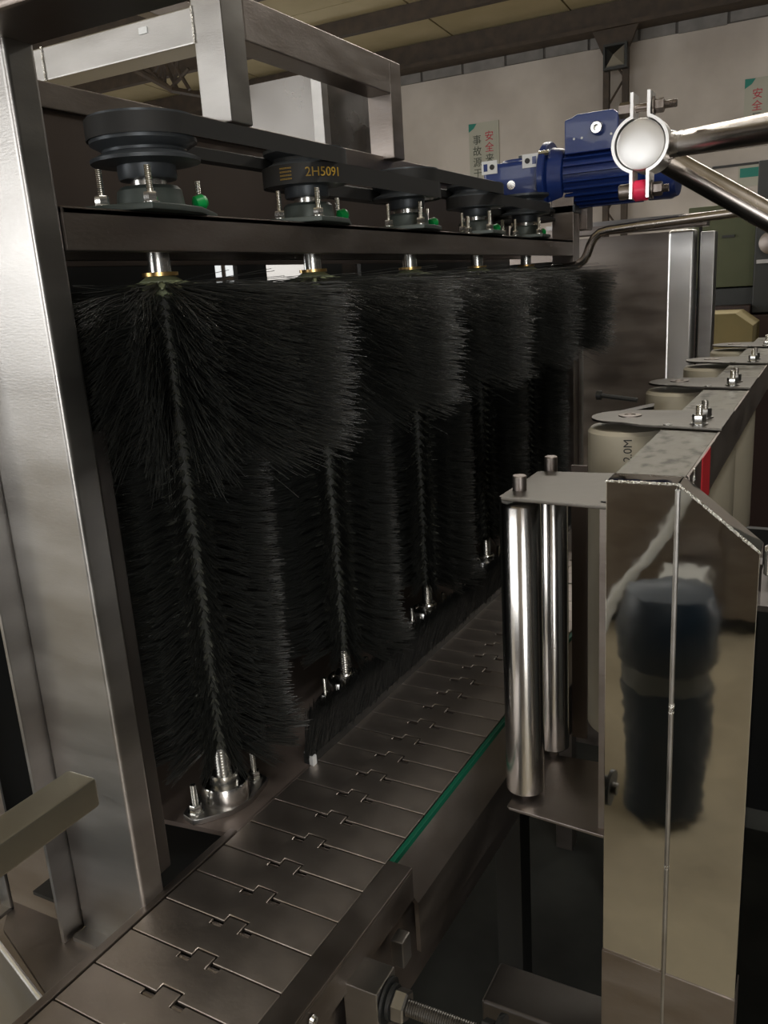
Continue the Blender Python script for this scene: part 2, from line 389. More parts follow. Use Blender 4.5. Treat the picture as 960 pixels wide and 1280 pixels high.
# unseen tube lights, added to fill the machine and the far wall
for nm, x, y, z, sx, sy, lb in (('added_tube_light', 1.0, -.9, 2.36, .16, 2.4, 'added long tube light outside the view, filling the deck and brushes'), ('added_tube_light', -1.0, 5.0, 2.52, 5.0, .16, 'added long tube light outside the view, brightening the far wall')):
    t = thing(nm, (x, y, z), lb, 'lamp', None)
    part('tray', MB().box(x - sx / 2, x + sx / 2, y - sy / 2, y + sy / 2, z, z + .05), M['white'], t)
    part('hanger', MB().cyl((x, y, z + .05), (0, 0, 1), .01, zc(y) - z - .05, 8), M['rust'], t)
    q = MB(); (q.cyl((x, y - sy / 2 + .03, z - .03), (0, 1, 0), .02, sy - .06, 12) if sy > sx else q.cyl((x - sx / 2 + .03, y, z - .03), (1, 0, 0), .02, sx - .06, 12))
    part('tube', q, M['tubeglow'], t)

# ------------------------------------------------------------------ machine frame (welded, one thing)
fr = thing('machine_frame', (-.6, 1.0, FLOOR), 'welded stainless frame of the brush machine carrying the row of brushes', 'machine frame')
BX = -.505; BY = [.556 + .239 * i for i in range(5)]
DZ = -.482; LZ = -.53
# corner post
mb = MB(); mb.box(-.553, -.472, .404, .430, LZ, .175); part('post', mb, M['steel'], fr, bevel=.004, label='bright corner post', seg=3)
part('post_lip', MB().box(-.557, -.553, .384, .430, LZ, .175), M['steel'], fr, bevel=.001)
part('post_foot', MB().box(-.549, -.476, .390, .404, LZ, LZ + .004), M['steel'], fr)
part('inner_rail', MB().box(-.500, -.476, .4305, .445, -.47, -.09), M['stub'], fr, bevel=.002)
part('top_beam', MB().box(-1.1, .35, .372, .432, .166, .226), M['steel_dark'], fr, bevel=.004)
# beam carrying the bearings
mb = MB(); mb.box(-.572, -.472, .431, 1.705, .062, .068); mb.box(-.478, -.472, .431, 1.705, .038, .068); mb.box(-.572, -.566, .431, 1.705, .038, .068)
part('bearing_beam', mb, M['steel_brown'], fr, bevel=.0015)
part('beam_end', MB().prism([(-.478, 1.705), (-.472, 1.705), (-.4745, 1.722), (-.484, 1.735), (-.52, 1.735), (-.52, 1.73), (-.487, 1.729), (-.480, 1.72)], .038, .068), M['steel_brown'], fr)
# backing sheets behind the pulleys and the brushes
XB = -.62
mb = MB(); mb.box(XB - .003, XB, .43, 1.75, .036, .172); part('back_panel', mb, M['back'], fr, label='brown sheet behind the pulleys')
part('panel_flange', MB().box(XB - .03, XB + .004, .43, 1.75, .168, .190), M['steel_dark'], fr, bevel=.0015)
part('lower_back_panel', MB().box(XB - .05, XB - .047, .43, 1.75, -.482, .004), M['black'], fr)  # black carries the unlit dark behind the brushes
for y0, y1 in ((.43, .772), (.812, .870), (.965, 1.052), (1.106, 1.75)):
    part('panel_strut', MB().box(XB - .006, XB, y0, y1, -.01, .0365), M['black'], fr)
# upper frame on top of the panel
XU0, XU1 = -.637, -.597
part('upper_post', MB().box(XU0, XU1, .80, .84, .185, .345), M['steel'], fr, bevel=.002, label='upright with bright front face')
part('cross_bar', MB().box(-1.3, XU0, .80, .84, .268, .305), M['steel'], fr, bevel=.002)
part('upper_rail', MB().box(XU0, XU1, .84, 1.19, .272, .318), M['steel_brown'], fr, bevel=.002)
part('upper_post', MB().box(XU0, XU1, 1.19, 1.225, .185, .318), M['steel_brown'], fr, bevel=.002)
part('weld_line', MB().tube([(XU0 + .002, .7985, .268), (XU0 + .002, .7985, .305)], .0012, 6), M['weld'], fr)
part('weld_line', MB().tube([(-.868, .7985, .268), (-.868, .7985, .305)], .0012, 6), M['weld'], fr)
part('sticker', MB().box(-.712, -.700, .7985, .80, .290, .297), M['white'], fr, label='small white sticker')
# deck plates, legs and underside
mb = MB(); mb.prism([(-.95, .50), (-.60, .50), (-.462, .515), (-.440, 1.75), (-.95, 1.75)], DZ - .006, DZ - .001); part('deck_plate', mb, M['deck'], fr)
part('low_deck_plate', MB().prism([(-.645, .402), (-.62, .374), (-.520, .338), (-.480, .325), (-.478, .4035)], LZ - .004, LZ), M['steel_brown'], fr)
part('gap_shade_plate', MB().box(-.655, -.478, .432, .80, LZ - .02, LZ - .016), M['black'], fr)  # black plate added for the darkness of the deep gap
part('side_apron', MB().prism([(-.66, .374), (-.480, .318), (-.480, .3215), (-.66, .3775)], LZ - .22, LZ - .001), M['steel'], fr)
part('apron_edge', MB().tube([(-.66, .3765, LZ + .0), (-.484, .3215, LZ + .0)], .0022, 8), M['cap'], fr, label='bright folded edge')
part('lower_shelf', MB().box(-1.2, -.482, -.1, .33, -.66, -.656), M['shelf'], fr)
part('far_post', MB().box(-.516, -.472, 1.71, 1.755, DZ, .165), M['steel_brown'], fr, bevel=.002)
part('far_post', MB().box(-.470, -.464, 1.740, 1.755, DZ, -.03), M['steel'], fr, bevel=.001)
part('rear_wall', MB().box(-.95, -.52, 1.76, 1.765, DZ, .03), M['black'], fr)
for x, y in ((-.93, .46), (-.93, 1.72), (-.50, 1.73)):
    part('leg', MB().box(x - .02, x + .02, y - .02, y + .02, FLOOR, DZ - .006), M['steel_dark'], fr, bevel=.002)
part('near_leg', MB().box(-.55, -.51, .40, .44, FLOOR, LZ - .004), M['steel_dark'], fr, bevel=.002)
part('top_beam_post', MB().box(.27, .31, .382, .422, FLOOR, .166), M['steel_dark'], fr, bevel=.002)

# hood of sheet panels behind the upper frame
hd = thing('sheet_hood', (-.9, 1.4, FLOOR), 'shiny sheet steel hood standing behind the upper frame', 'hood')
part('front_sheet', MB().box(-.985, -.79, 1.30, 1.303, FLOOR, .352), M['hood'], hd, label='sheet facing the viewer')
part('side_sheet', MB().box(-.79, -.787, 1.303, 1.452, FLOOR, .352), M['hood'], hd)
part('rear_sheet', MB().box(-.787, -.745, 1.452, 1.455, FLOOR, .352), M['hood'], hd)
part('rim', MB().box(-.795, -.775, 1.29, 1.31, .19, .356), M['steel'], hd, bevel=.001)
part('top_rail', MB().box(-.80, -.745, 1.44, 1.455, .345, .375).box(-.80, -.78, .86, 1.44, .348, .378), M['steel_brown'], hd, bevel=.001)
# small dark sensor on a slender stand inside the frame
sn = thing('sensor_on_rod', (-.76, 1.02, .19), 'small dark blue sensor box on two slender rods behind the upright', 'sensor')
part('sensor_box', MB().box(-.765, -.742, 1.0, 1.03, .29, .315), M['darkblue'], sn, bevel=.002)
part('rod', MB().cyl((-.758, 1.015, -.48), (0, 0, 1), .003, .77, 8), M['zinc'], sn); part('rod', MB().cyl((-.748, 1.015, -.48), (0, 0, 1), .003, .77, 8), M['zinc'], sn)

# square tube and bracket at the lower left, in front of the post
t = thing('square_tube', (-.52, .34, -.33), 'brownish square tube arm at the left edge in front of the post', 'tube')
part('tube_body', MB().box(-.470, -.442, .10, .356, -.345, -.322), M['arm'], t, bevel=.0025, label='brown square tube')
t = thing('leg_bracket', (-.60, .365, LZ), 'short flat steel bracket standing at the lower left edge on the low deck', 'bracket')
part('flat_bar', MB().box(-.645, -.632, .392, .396, LZ, -.30), M['steel'], t, bevel=.001)
part('foot', MB().box(-.645, -.632, .380, .396, LZ, LZ + .004), M['steel'], t, bevel=.001)
part('back_sheet', MB().box(-1.2, -.66, .48, .483, FLOOR, .10), M['steel_dark'], t)

# ------------------------------------------------------------------ conveyor
CV = Vector((-.466, .384, -.482)); CA = -.025
cv = thing('slat_conveyor', CV, 'steel slat chain conveyor running from the lower left into the machine', 'conveyor'); cv.rotation_euler[2] = CA
def cpart(name, mb, mats, bevel=0.0, label=None):
    o = mesh_obj(name, mb, mats, (0, 0, 0), bevel); o.parent = cv
    if label: o['label'] = label
    WL[o.name] = tuple(CV)
    return o
p = .0381; g = .0007
poly = [(0, g), (.063, g), (.063, .0078), (.0832, .0078), (.0832, g), (.1475, g), (.1475, p - g), (.0925, p - g), (.0925, p - .006), (.0818, p - .006),
        (.0818, p + .0062), (.0644, p + .0062), (.0644, p - .006), (.0535, p - .006), (.0535, p - g), (0, p - g)]
mb = MB(); mb.prism(poly, -.003, 0)
slat = None
sm = mesh_obj('slat', mb, M['chain'], (0, 0, 0), .0005, seg=1).data
bpy.data.objects.remove(bpy.data.objects['slat'])
kb = MB(); kb.cyl((.0545, p - .0035, -.0035), (1, 0, 0), .0027, .0095, 10); kb.cyl((.0825, p - .0035, -.0035), (1, 0, 0), .0027, .0095, 10)
km = mesh_obj('knuckle', kb, M['steel_brown'], (0, 0, 0)).data; bpy.data.objects.remove(bpy.data.objects['knuckle'])
for k in range(-9, 37):
    o = bpy.data.objects.new('slat', sm); COL.objects.link(o); o.parent = cv; o.location = (0, k * p, random.uniform(-.0003, 0)); 
    q = bpy.data.objects.new('knuckle', km); COL.objects.link(q); q.parent = o
L0, L1 = -.345, 1.42
cpart('chain_bed', MB().box(.002, .146, L0, L1, -.012, -.0068), M['chain_dark'])
cpart('left_rail', MB().box(-.0095, -.0012, L0, .135, -.045, .001), M['steel_brown'], .0012)
cpart('left_rail', MB().box(-.004, -.0012, .135, L1, -.045, -.001), M['steel_dark'], .0008)
cpart('cover_strip', MB().box(.1487, .1725, L0, .157, -.002, .0012).box(.1695, .1725, L0, .157, -.030, -.002), M['steel_brown'], .0008, 'flat cover strip beside the chain')
cpart('wear_strip', MB().box(.1487, .1535, .157, L1, -.010, -.0005), M['green'], .0006, 'green plastic wear strip')
mb = MB(); mb.prism([(.1535, -.006), (.176, -.034), (.176, -.085), (.172, -.085), (.172, -.036), (.1535, -.011)], L0 * -1 - 1.77, L1, None)
mb.v = [(a, c, b) for a, b, c in mb.v]; mb.v = [(a, b if b > .15 else .157, c) for a, b, c in mb.v]
cpart('right_rail', mb, M['steel_dark'], 0, 'sloping side rail below the green strip')
cpart('side_plate', MB().box(.160, .163, L0, L1, -.13, -.03), M['steel_dark'])
cpart('side_plate', MB().box(.0, .003, L0, L1, -.13, -.0455), M['steel_dark'])
for y in (-.1, .6, 1.2): cpart('conveyor_leg', MB().box(.06, .10, y, y + .04, FLOOR - DZ, -.012), M['black'], .002)
cpart('weld_spot', MB().lathe([(.001, 0), (.0045, .001), (.0035, .0035), (.001, .0045)], (.1725, .0, -.012), (1, 0, 0), 10), M['zinc'])
cpart('guide_angle', MB().prism([(-.012, .262), (.004, .255), (.004, .262), (-.010, .268)], -.003, .010), M['white'], 0, 'pale end of the brush holder angle')

# adjustment block and threaded rod at the bottom of the view
t = thing('adjuster', (-.285, .43, -.70), 'square steel post with hex nut and threaded rod beside the conveyor at the bottom edge', 'adjuster')
part('post', MB().box(-.296, -.266, .425, .455, -.72, -.503), M['steel'], t, bevel=.0015)
rd = Vector((1, .04, -.03)).normalized()
o0 = Vector((-.266, .440, -.521))
mb = MB(); mb.cyl(o0, rd, .017, .002, 24); mb.cyl(o0 + rd * .003, rd, .013, .003, 24); part('washer', mb, M['black'], t)
mb = MB(); hexnut(mb, o0 + rd * .006, rd, .021, .011); part('nut', mb, M['steel'], t)
prof = []; z = 0
while z < .085: prof += [(.0062, z), (.0054, z + .0009)]; z += .0018
mb = MB(); mb.lathe(prof, o0 + rd * .010, rd, 16); part('threaded_rod', mb, M['plate'], t)
mb = MB(); hexnut(mb, o0 + rd * .074, rd, .021, .010); mb.cyl(o0 + rd * .086, rd, .018, .004, 24); part('lock_nut', mb, M['black'], t)
t = thing('square_tube_stub', (-.16, .66, -.76), 'dull square steel tube at the bottom edge right of the threaded rod', 'tube')
part('tube_body', MB().box(-.272, -.05, .632, .688, -.76, -.702), M['stub'], t, bevel=.004, seg=3)
t = thing('hinge_pin', (-.285, .50, -.53), 'small steel block on the conveyor side near the green strip end', 'block')
part('block_body', MB().box(-.293, -.281, .495, .511, -.548, -.522), M['steel'], t, bevel=.002)

# black sheet added for the shade on the floor under the machine
tr = thing('floor_shade_sheet', (0, 1.0, -1.0), 'black sheet standing in for shade on the floor under the machine', 'tray')
part('pan', MB().box(-1.2, 1.0, .74, 2.9, FLOOR + .001, FLOOR + .004), M['floor_shade'], tr)
part('rim', MB().box(-1.2, 1.0, .73, .74, FLOOR + .0, FLOOR + .02), M['floor_shade'], tr)
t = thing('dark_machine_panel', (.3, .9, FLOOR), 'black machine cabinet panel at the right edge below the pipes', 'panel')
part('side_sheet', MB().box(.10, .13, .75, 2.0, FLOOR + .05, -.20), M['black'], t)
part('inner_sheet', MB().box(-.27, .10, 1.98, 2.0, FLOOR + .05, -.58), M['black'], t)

# ------------------------------------------------------------------ roller brushes
def bristles(tufts, n, L, spread, r, curl, seed, segs=2):
    """tufts: list of (origin, direction). returns verts/faces for thin three sided bristles"""
    rg = np.random.default_rng(seed)
    O = np.array([t[0] for t in tufts]); Dn = np.array([t[1] for t in tufts]); Ls = np.array([t[2] for t in tufts])
    O = np.repeat(O, n, 0); Dn = np.repeat(Dn, n, 0); Ls = np.repeat(Ls, n)
    N = len(O)
    d = Dn + rg.normal(0, 1, (N, 3)) * spread; d /= np.linalg.norm(d, axis=1)[:, None]
    O = O + rg.normal(0, .0012, (N, 3))
    Ls = Ls * rg.uniform(.90, 1.04, N)
    a = np.cross(d, np.array([.13, .37, .92])); a /= np.linalg.norm(a, axis=1)[:, None]; b = np.cross(d, a)
    bend = rg.normal(0, curl, (N, 3)); bend[:, 2] -= curl * .5
    V = []; per = segs + 1
    for s in range(per):
        tt = s / segs
        c = O + d * (Ls * tt)[:, None] + bend * (Ls * tt * tt)[:, None]
        rr = r * (1 - .35 * tt)
        for k in range(3):
            an = 2 * PI * k / 3
            V.append(c + a * (rr * math.cos(an)) + b * (rr * math.sin(an)))
    V = np.stack(V, 1).reshape(-1, 3); m_ = per * 3
    F = []
    for s in range(segs):
        for k in range(3):
            F.append((s * 3 + k, s * 3 + (k + 1) % 3, (s + 1) * 3 + (k + 1) % 3, (s + 1) * 3 + k))
    F = np.array(F)
    Fa = (F[None] + (np.arange(N) * m_)[:, None, None]).reshape(-1, 4)
    return V, Fa
def bristle_mesh(name, V, F, mt):
    me = bpy.data.meshes.new(name)
    me.vertices.add(len(V)); me.vertices.foreach_set('co', V.astype(np.float32).ravel())
    me.loops.add(F.size); me.loops.foreach_set('vertex_index', F.astype(np.int32).ravel())
    me.polygons.add(len(F)); me.polygons.foreach_set('loop_start', np.arange(0, F.size, 4, dtype=np.int32))
    try: me.polygons.foreach_set('loop_total', np.full(len(F), 4, dtype=np.int32))
    except Exception: pass
    me.update(calc_edges=True); me.validate()
    me.materials.append(mt)
    return me
NROW = 16
def brush_proto(loc):
    lx, ly = loc
    t = thing('roller_brush', (lx, ly, DZ), '', 'roller brush', 'upright black roller brushes')
    # shaft: plain top, threaded bottom; stands in bearings
    mb = MB(); mb.lathe([(.0095, .024), (.0095, .10), (.0085, .102)], (lx, ly, 0), (0, 0, 1), 24); part('shaft', mb, M['zinc'], t)
    prof = [(.0075, -.405)]; z = -.405
    while z > -.475: prof += [(.0078, z - .001), (.0066, z - .0022)]; z -= .0032
    mb = MB(); mb.lathe(prof[::-1], (lx, ly, 0), (0, 0, 1), 24); part('threaded_shaft_end', mb, M['zinc'], t, label='ribbed steel shaft end')
    mb = MB(); mb.lathe([(.008, .021), (.0150, .021), (.0150, .024), (.008, .024)], (lx, ly, 0), (0, 0, 1), 28, cap=False); part('collar', mb, M['brass'], t, label='brass collar')
    mb = MB(); mb.lathe([(.008, -.420), (.0155, -.418), (.0155, .004)], (lx, ly, 0), (0, 0, 1), 32); part('core', mb, M['core_dark'], t)
    mb = MB(); mb.lathe([(.0155, .004), (.018, .008), (.018, .017), (.012, .021)], (lx, ly, 0), (0, 0, 1), 32)
    for k in range(NROW):
        a = 2 * PI * (k + .5) / NROW
        mb.lathe([(.0042, 0), (.0030, .014), (.0008, .026)], (lx + .014 * math.cos(a), ly + .014 * math.sin(a), .0135), (math.cos(a), math.sin(a), -.12), 6)
    part('hub', mb, M['core'], t, label='pale green plastic hub with radial ridges')
    up = []; lowr = []; roots = []
    k0 = 0
    # angle of a row that faces the camera side
    for i in range(NROW):
        a = 2 * PI * i / NROW
        for j in range(13):
            z = .013 - j * .0088
            an = a + (j % 2) * 0.0
            drop = -.02 + .02 * 0
            Dv = (math.cos(an), math.sin(an), -.13 - .10 * j / 12)
            up.append(((.0155 * math.cos(an), .0155 * math.sin(an), z), Dv, .142))
        for j in range(27):
            z = -.110 - j * .0116
            L = .059
            dz = -.02
            if j == 26: L, dz = .073, .10
            if j == 25: L, dz = .066, .04
            lowr.append(((.0155 * math.cos(a), .0155 * math.sin(a), z), (math.cos(a), math.sin(a), dz), L))
    off = np.array([0, 0, -DZ])
    V, F = bristles(up, 40, 1, .060, .00038, .03, 3)
    o = bpy.data.objects.new('long_bristles', bristle_mesh('long_bristles', V + off, F, M['bristle'])); COL.objects.link(o); o.parent = t; o['kind'] = 'stuff'
    V, F = bristles(lowr, 30, 1, .042, .00042, .02, 4)
    o = bpy.data.objects.new('short_bristles', bristle_mesh('short_bristles', V + off, F, M['bristle'])); COL.objects.link(o); o.parent = t; o['kind'] = 'stuff'
    # glue plugs at the roots of the tufts
    mb = MB()
    for O, Dv, L in up[::1] + lowr:
        mb.lathe([(.0030, 0), (.0024, .009), (.0010, .015)], (lx + O[0] * .96, ly + O[1] * .96, O[2]), Dv, 5)
    o = part('tuft_roots', mb, M['bristle_root'], t, stuff=True)
    return t
brush_labels = ['nearest of the five black roller brushes, beside the bright corner post', 'second nearest black roller brush, below the belt pulley with yellow print',
                'middle one of the five black roller brushes', 'fourth black roller brush, mostly hidden by the middle one', 'farthest black roller brush, next to the far frame post']
b0 = brush_proto((BX, BY[0])); b0['label'] = brush_labels[0]
rowang = math.atan2(-BY[0], -BX)
def aim(o, i):
    # a row of tufts faces the viewer's side of the machine
    a = math.atan2(-BY[i], -BX); o.rotation_euler[2] = a - round(a / (2 * PI / NROW)) * (2 * PI / NROW) + PI / NROW + (0, .02, -.03, .03, .0)[i]
aim(b0, 0)
for i in range(1, 5):
    c = copy_tree(b0, (BX, BY[i], DZ), label=brush_labels[i]); aim(c, i)

# the nearest brush rubs against the corner post: its bristles there are pressed back
for ch in [x for x in bpy.data.objects if x.parent == b0 and x.name.startswith(('long_b', 'short_b'))]:
    ch.data = ch.data.copy(); me = ch.data
    co_ = np.empty(len(me.vertices) * 3, np.float32); me.vertices.foreach_get('co', co_); co_ = co_.reshape(-1, 3)
    th = b0.rotation_euler[2]; c_, s_ = math.cos(th), math.sin(th)
    wx = co_[:, 0] * c_ - co_[:, 1] * s_; wy = co_[:, 0] * s_ + co_[:, 1] * c_
    lim = -(BY[0] - .4385); k = np.where(wy < lim, lim + (wy - lim) * .02, wy)
    co_[:, 0] = wx * c_ + k * s_; co_[:, 1] = -wx * s_ + k * c_
    me.vertices.foreach_set('co', co_.ravel()); me.update()

# lower flange bearings
def low_bearing(i, label):
    x, y = BX, BY[i]
    t = thing('lower_bearing', (x, y, DZ), label, 'bearing', 'flange bearings on the deck plate')
    ang = math.radians(75); T = rotT((x, y, DZ - .001), rz=ang)
    pl = []
    for k in range(24):
        a = 2 * PI * k / 24; c = math.cos(a); s_ = math.sin(a)
        pl.append(((.042 if abs(c) > .8 else .042 * abs(c) / .8 * .9 + .0) * c / max(abs(c), 1e-6) * (1 if abs(c) > .05 else 0), .024 * s_ * (1 if abs(c) < .8 else .8)))
    pl = [(.046, -.008), (.046, .008), (.040, .013), (.012, .025), (-.012, .025), (-.040, .013), (-.046, .008), (-.046, -.008), (-.040, -.013), (-.012, -.025), (.012, -.025), (.040, -.013)]
    part('flange', MB().prism(pl, 0, .006, T), M['steel'], t, bevel=.001)
    part('housing', MB().lathe([(.0245, 0), (.0235, .016), (.0225, .018), (.019, .018), (.0185, .0155), (.010, .0155)], (x, y, DZ + .005), (0, 0, 1), 36), M['chrome'], t)
    mb = MB(); mb.lathe([(.0135, 0), (.0135, .011), (.012, .013), (.009, .013)], (x, y, DZ + .018), (0, 0, 1), 30); part('collar', mb, M['zinc'], t)
    for s in (-1, 1):
        q = T @ Vector((.036 * s, 0, .006)); mb = MB(); stud(mb, q, (0, 0, 1), .030, .0065, .0105); part('bolt', mb, M['zinc'], t)
    return t
names = ['nearest', 'second nearest', 'third', 'fourth', 'farthest']
lb0 = low_bearing(0, 'polished flange bearing with two bolts under the nearest roller brush')
for i in range(1, 5):
    copy_tree(lb0, (BX, BY[i], DZ), label='polished flange bearing on the deck under the %s roller brush' % names[i])
# upper flange bearings with studs and green grease plug
def up_bearing(i, label):
    x, y = BX, BY[i]; z = .068
    t = thing('upper_bearing', (x, y, z), label, 'bearing', 'flange bearings on top of the beam')
    pl = [(.0, -.071), (.020, -.066), (.0485, -.052), (.0485, -.020), (.043, .012), (.012, .070), (0, .073), (-.020, .070), (-.0485, .056), (-.0485, .020), (-.043, -.012), (-.012, -.070)]
    part('flange', MB().prism([(x + a, y + b) for a, b in pl], z, z + .005), M['castg'], t, bevel=.001)
    part('housing', MB().lathe([(.028, 0), (.026, .016), (.023, .019), (.012, .019)], (x, y, z + .004), (0, 0, 1), 32), M['castg'], t)
    part('inner_ring', MB().lathe([(.0145, 0), (.0145, .012), (.0105, .012)], (x, y, z + .02), (0, 0, 1), 28), M['zinc'], t)
    for dx, dy in ((0, -.054), (0, .061), (.0385, -.042), (-.0385, .042)):
        mb = MB(); stud(mb, (x + dx, y + dy, z + .005), (0, 0, 1), .027, .0055, .0095); part('bolt', mb, M['zinc'], t)
    mb = MB(); mb.lathe([(.0035, 0), (.0065, .002), (.0065, .009), (.004, .012)], (x + .016, y + .034, z + .010), (.5, .8, .25), 14)
    part('grease_plug', mb, M['greencap'], t, label='bright green plug')
    return t
ub0 = up_bearing(0, 'grey flange bearing with green plug and shiny studs below the nearest pulley')
for i in range(1, 5):
    copy_tree(ub0, (BX, BY[i], .068), label='grey flange bearing with studs on the beam below the %s pulley' % names[i])
# extra short stud and nut pairs on the beam
for y, lb in ((1.185, 'small zinc stud and nut on the beam between third and fourth pulleys'), (1.33, 'small zinc stud and nut on the beam after the fourth pulley')):
    mb = MB(); stud(mb, (-.482, y, .068), (0, 0, 1), .024, .0055, .0095); single('beam_bolt', mb, M['zinc'], (-.482, y, .068), lb, 'bolt', 'loose beam bolts')

# pulleys
def pulley(i, label, big=1.0):
    x, y = BX, BY[i]
    t = thing('pulley', (x, y, .098), label, 'pulley', 'belt pulleys on the brush shafts')
    r = .0425 * big
    part('hub', MB().lathe([(.010, .0965), (.0225, .0965), (.0235, .0985), (.0235, .112)], (x, y, 0), (0, 0, 1), 40), M['cast'], t)
    mb = MB(); mb.lathe([(.02, .107), (r + .001, .109), (r + .0015, .1115), (r - .009, .1165), (r - .009, .1185), (r, .1235), (r, .1265), (r - .009, .1310), (r - .009, .1345), (r, .1395), (r, .1430), (.034, .1435), (.020, .140)], (x, y, 0), (0, 0, 1), 56)
    part('grooved_wheel', mb, M['cast'], t)
    return t
pu0 = pulley(0, 'nearest double groove pulley, its lower groove empty')
plab = ['', 'second pulley, its lower belt marked with yellow print', 'third belt pulley from the bright post', 'fourth belt pulley, left of the blue motor', 'fifth belt pulley, in the dark under the blue motor']
for i in range(1, 5): copy_tree(pu0, (BX, BY[i], .098), label=plab[i])
# belts: stadium loops of V section
def belt(ya, yb, z, label, hh=.0075, r=.0445, xo=0.0, zz2=None):
    t = thing('drive_belt', (BX, (ya + yb) / 2, z), label, 'belt', 'black drive belts')
    pts = []
    for k in range(17): a = PI + PI * k / 16; pts.append((BX + r * math.cos(a), ya + r * math.sin(a)))
    for k in range(17): a = PI * k / 16; pts.append((BX + r * math.cos(a), yb + r * math.sin(a)))
    n = len(pts); vs = []; fs = []
    th = .006
    for q, (px_, py_) in enumerate(pts):
        c = Vector((BX, ya if q < 17 else yb)); d = (Vector((px_, py_)) - c).normalized()
        for rr, zzz in ((0, hh), (0, -hh), (-th, -hh * .7), (-th, hh * .7)):
            vs.append((px_ + d[0] * rr, py_ + d[1] * rr, z + zzz))
    for q in range(n):
        q2 = (q + 1) % n
        for k in range(4): fs.append((q * 4 + k, q * 4 + (k + 1) % 4, q2 * 4 + (k + 1) % 4, q2 * 4 + k))
    mb = MB(); mb.add(vs, fs); part('loop', mb, M['rubber'], t)
    return t
ZU, ZL = .1335, .1175
belt(BY[0], BY[1], ZU, 'black drive belt between the nearest and second pulleys')
bl = belt(BY[1], BY[2], ZL - .001, 'black drive belt with yellow print between second and third pulleys', hh=.0095, r=.0450)
belt(BY[2], BY[3], ZU, 'black drive belt between the third and fourth pulleys')
belt(BY[3], BY[4], ZL, 'black drive belt between the fourth and fifth pulleys')
# yellow print on the belt where it wraps round the second pulley
def wrap_text(body, size, a0, zc_, r, parent, ya):
    o = text_obj('yellow_print', body, size, Matrix.Identity(4), M['gold'], parent, .00015, 'LEFT')
    me = o.data; W = wloc(parent)
    for v in me.vertices:
        x, y, z = v.co + W
        a = a0 + x / r
        rr = r + .0004 + z
        v.co = Vector((BX + rr * math.cos(a), ya + rr * math.sin(a), zc_ + y)) - W
    return o
wrap_text('2H5091', .0125, math.radians(-58), ZL - .0008, .0452, bl, BY[1])
for q in range(4):
    wrap_text('======', .0038, math.radians(-92), ZL - .006 + q * .0034, .0452, bl, BY[1])

# ------------------------------------------------------------------ gear motor (axis along x)
gy = 1.75; gz = .212; mt_down = .012
mt = thing('gear_motor', (-.50, gy, .15), 'blue gear motor with terminal box mounted beyond the last pulley', 'motor')
mb = MB(); mb.box(-.668, -.545, gy - .045, gy + .045, .148, .240)
part('gearbox', mb, M['blue'], mt, bevel=.010, seg=3)
mb = MB(); mb.cyl((-.607, gy, .135), (0, 0, 1), .034, .11, 32, .003); part('output_boss', mb, M['blue'], mt)
mb = MB(); mb.cyl((-.607, gy - .047, .195), (0, 1, 0), .0085, .003, 20); part('oil_plug', mb, M['zinc'], mt)
for cx_, cz_ in ((-.652, .233), (-.566, .236), (-.566, .163)):
    part('corner_label', MB().box(cx_ - .0165, cx_ + .0165, gy - .0475, gy - .0455, cz_ - .0125, cz_ + .0125), M['white'], mt, label='white corner sticker')
    s_ = 1 if cx_ < -.6 else -1
    part('bolt_hole', MB().cyl((cx_ + .006 * s_, gy - .0485, cz_), (0, 1, 0), .0052, .002, 16), M['ink'], mt)
    part('printed_square', MB().box(cx_ - .008 * s_ - .004, cx_ - .008 * s_ + .004, gy - .0482, gy - .0475, cz_ - .007, cz_ + .007), M['blue'], mt)
mb = MB()
mb.cyl((-.548, gy, gz - .012), (1, 0, 0), .072, .014, 48, .002); part('flange', mb, M['blue'], mt)
mb = MB(); mb.lathe([(.058, 0), (.060, .004), (.055, .03), (.048, .034)], (-.534, gy, gz - .012), (1, 0, 0), 40); part('end_shield', mb, M['blue'], mt)
for dz, dy in ((.045, -.052), (-.05, -.045)):
    mb = MB(); mb.cyl((-.546, gy + dy, gz - .012 + dz), (1, 0, 0), .006, .02, 8); part('flange_bolt', mb, M['zinc'], mt)
mb = MB(); mb.cyl((-.50, gy, gz - .010), (1, 0, 0), .052, .16, 40)
part('motor_body', mb, M['blue'], mt)
fin0 = None
for k in range(26):
    a = 2 * PI * k / 26
    if abs(a - PI / 2) < .5: continue
    T = Matrix.Translation((-.425, gy, gz - .010)) @ Matrix.Rotation(a, 4, 'X')
    if fin0 is None:
        fin0 = True
    part('cooling_fin', MB().box(-.073, .068, .050, .061, -.0011, .0011, T), M['blue'], mt, smooth=False)
mb = MB(); mb.lathe([(.060, 0), (.061, .04), (.056, .052), (.03, .055)], (-.345, gy, gz - .010), (1, 0, 0), 40); part('fan_cover', mb, M['blue'], mt)
mb = MB(); mb.prism([(-.494, .236), (-.392, .236), (-.392, .297), (-.402, .305), (-.470, .305), (-.480, .300), (-.494, .297)], 0, .075, rotT((0, gy + .015, 0), rx=PI / 2)); part('terminal_box', mb, M['blue'], mt, bevel=.003)
mb = MB(); mb.lathe([(.0125, 0), (.0125, .010), (.010, .014), (.0055, .014), (.0055, .006)], (-.43, gy - .06, .275), (0, -1, 0), 20); part('cable_gland', mb, M['zinc'], mt)
for dx in (-.045, -.03, .025):
    part('screw_head', MB().cyl((-.43 + dx, gy - .0605, .262), (0, -1, 0), .0022, .001, 8), M['white'], mt, smooth=False)
part('lifting_eye', MB().box(-.60, -.575, gy - .02, gy, .240, .252), M['cast'], mt, bevel=.002)
part('mount_plate', MB().box(-.66, -.48, gy - .04, gy + .05, .131, .147), M['cast'], mt, bevel=.002)
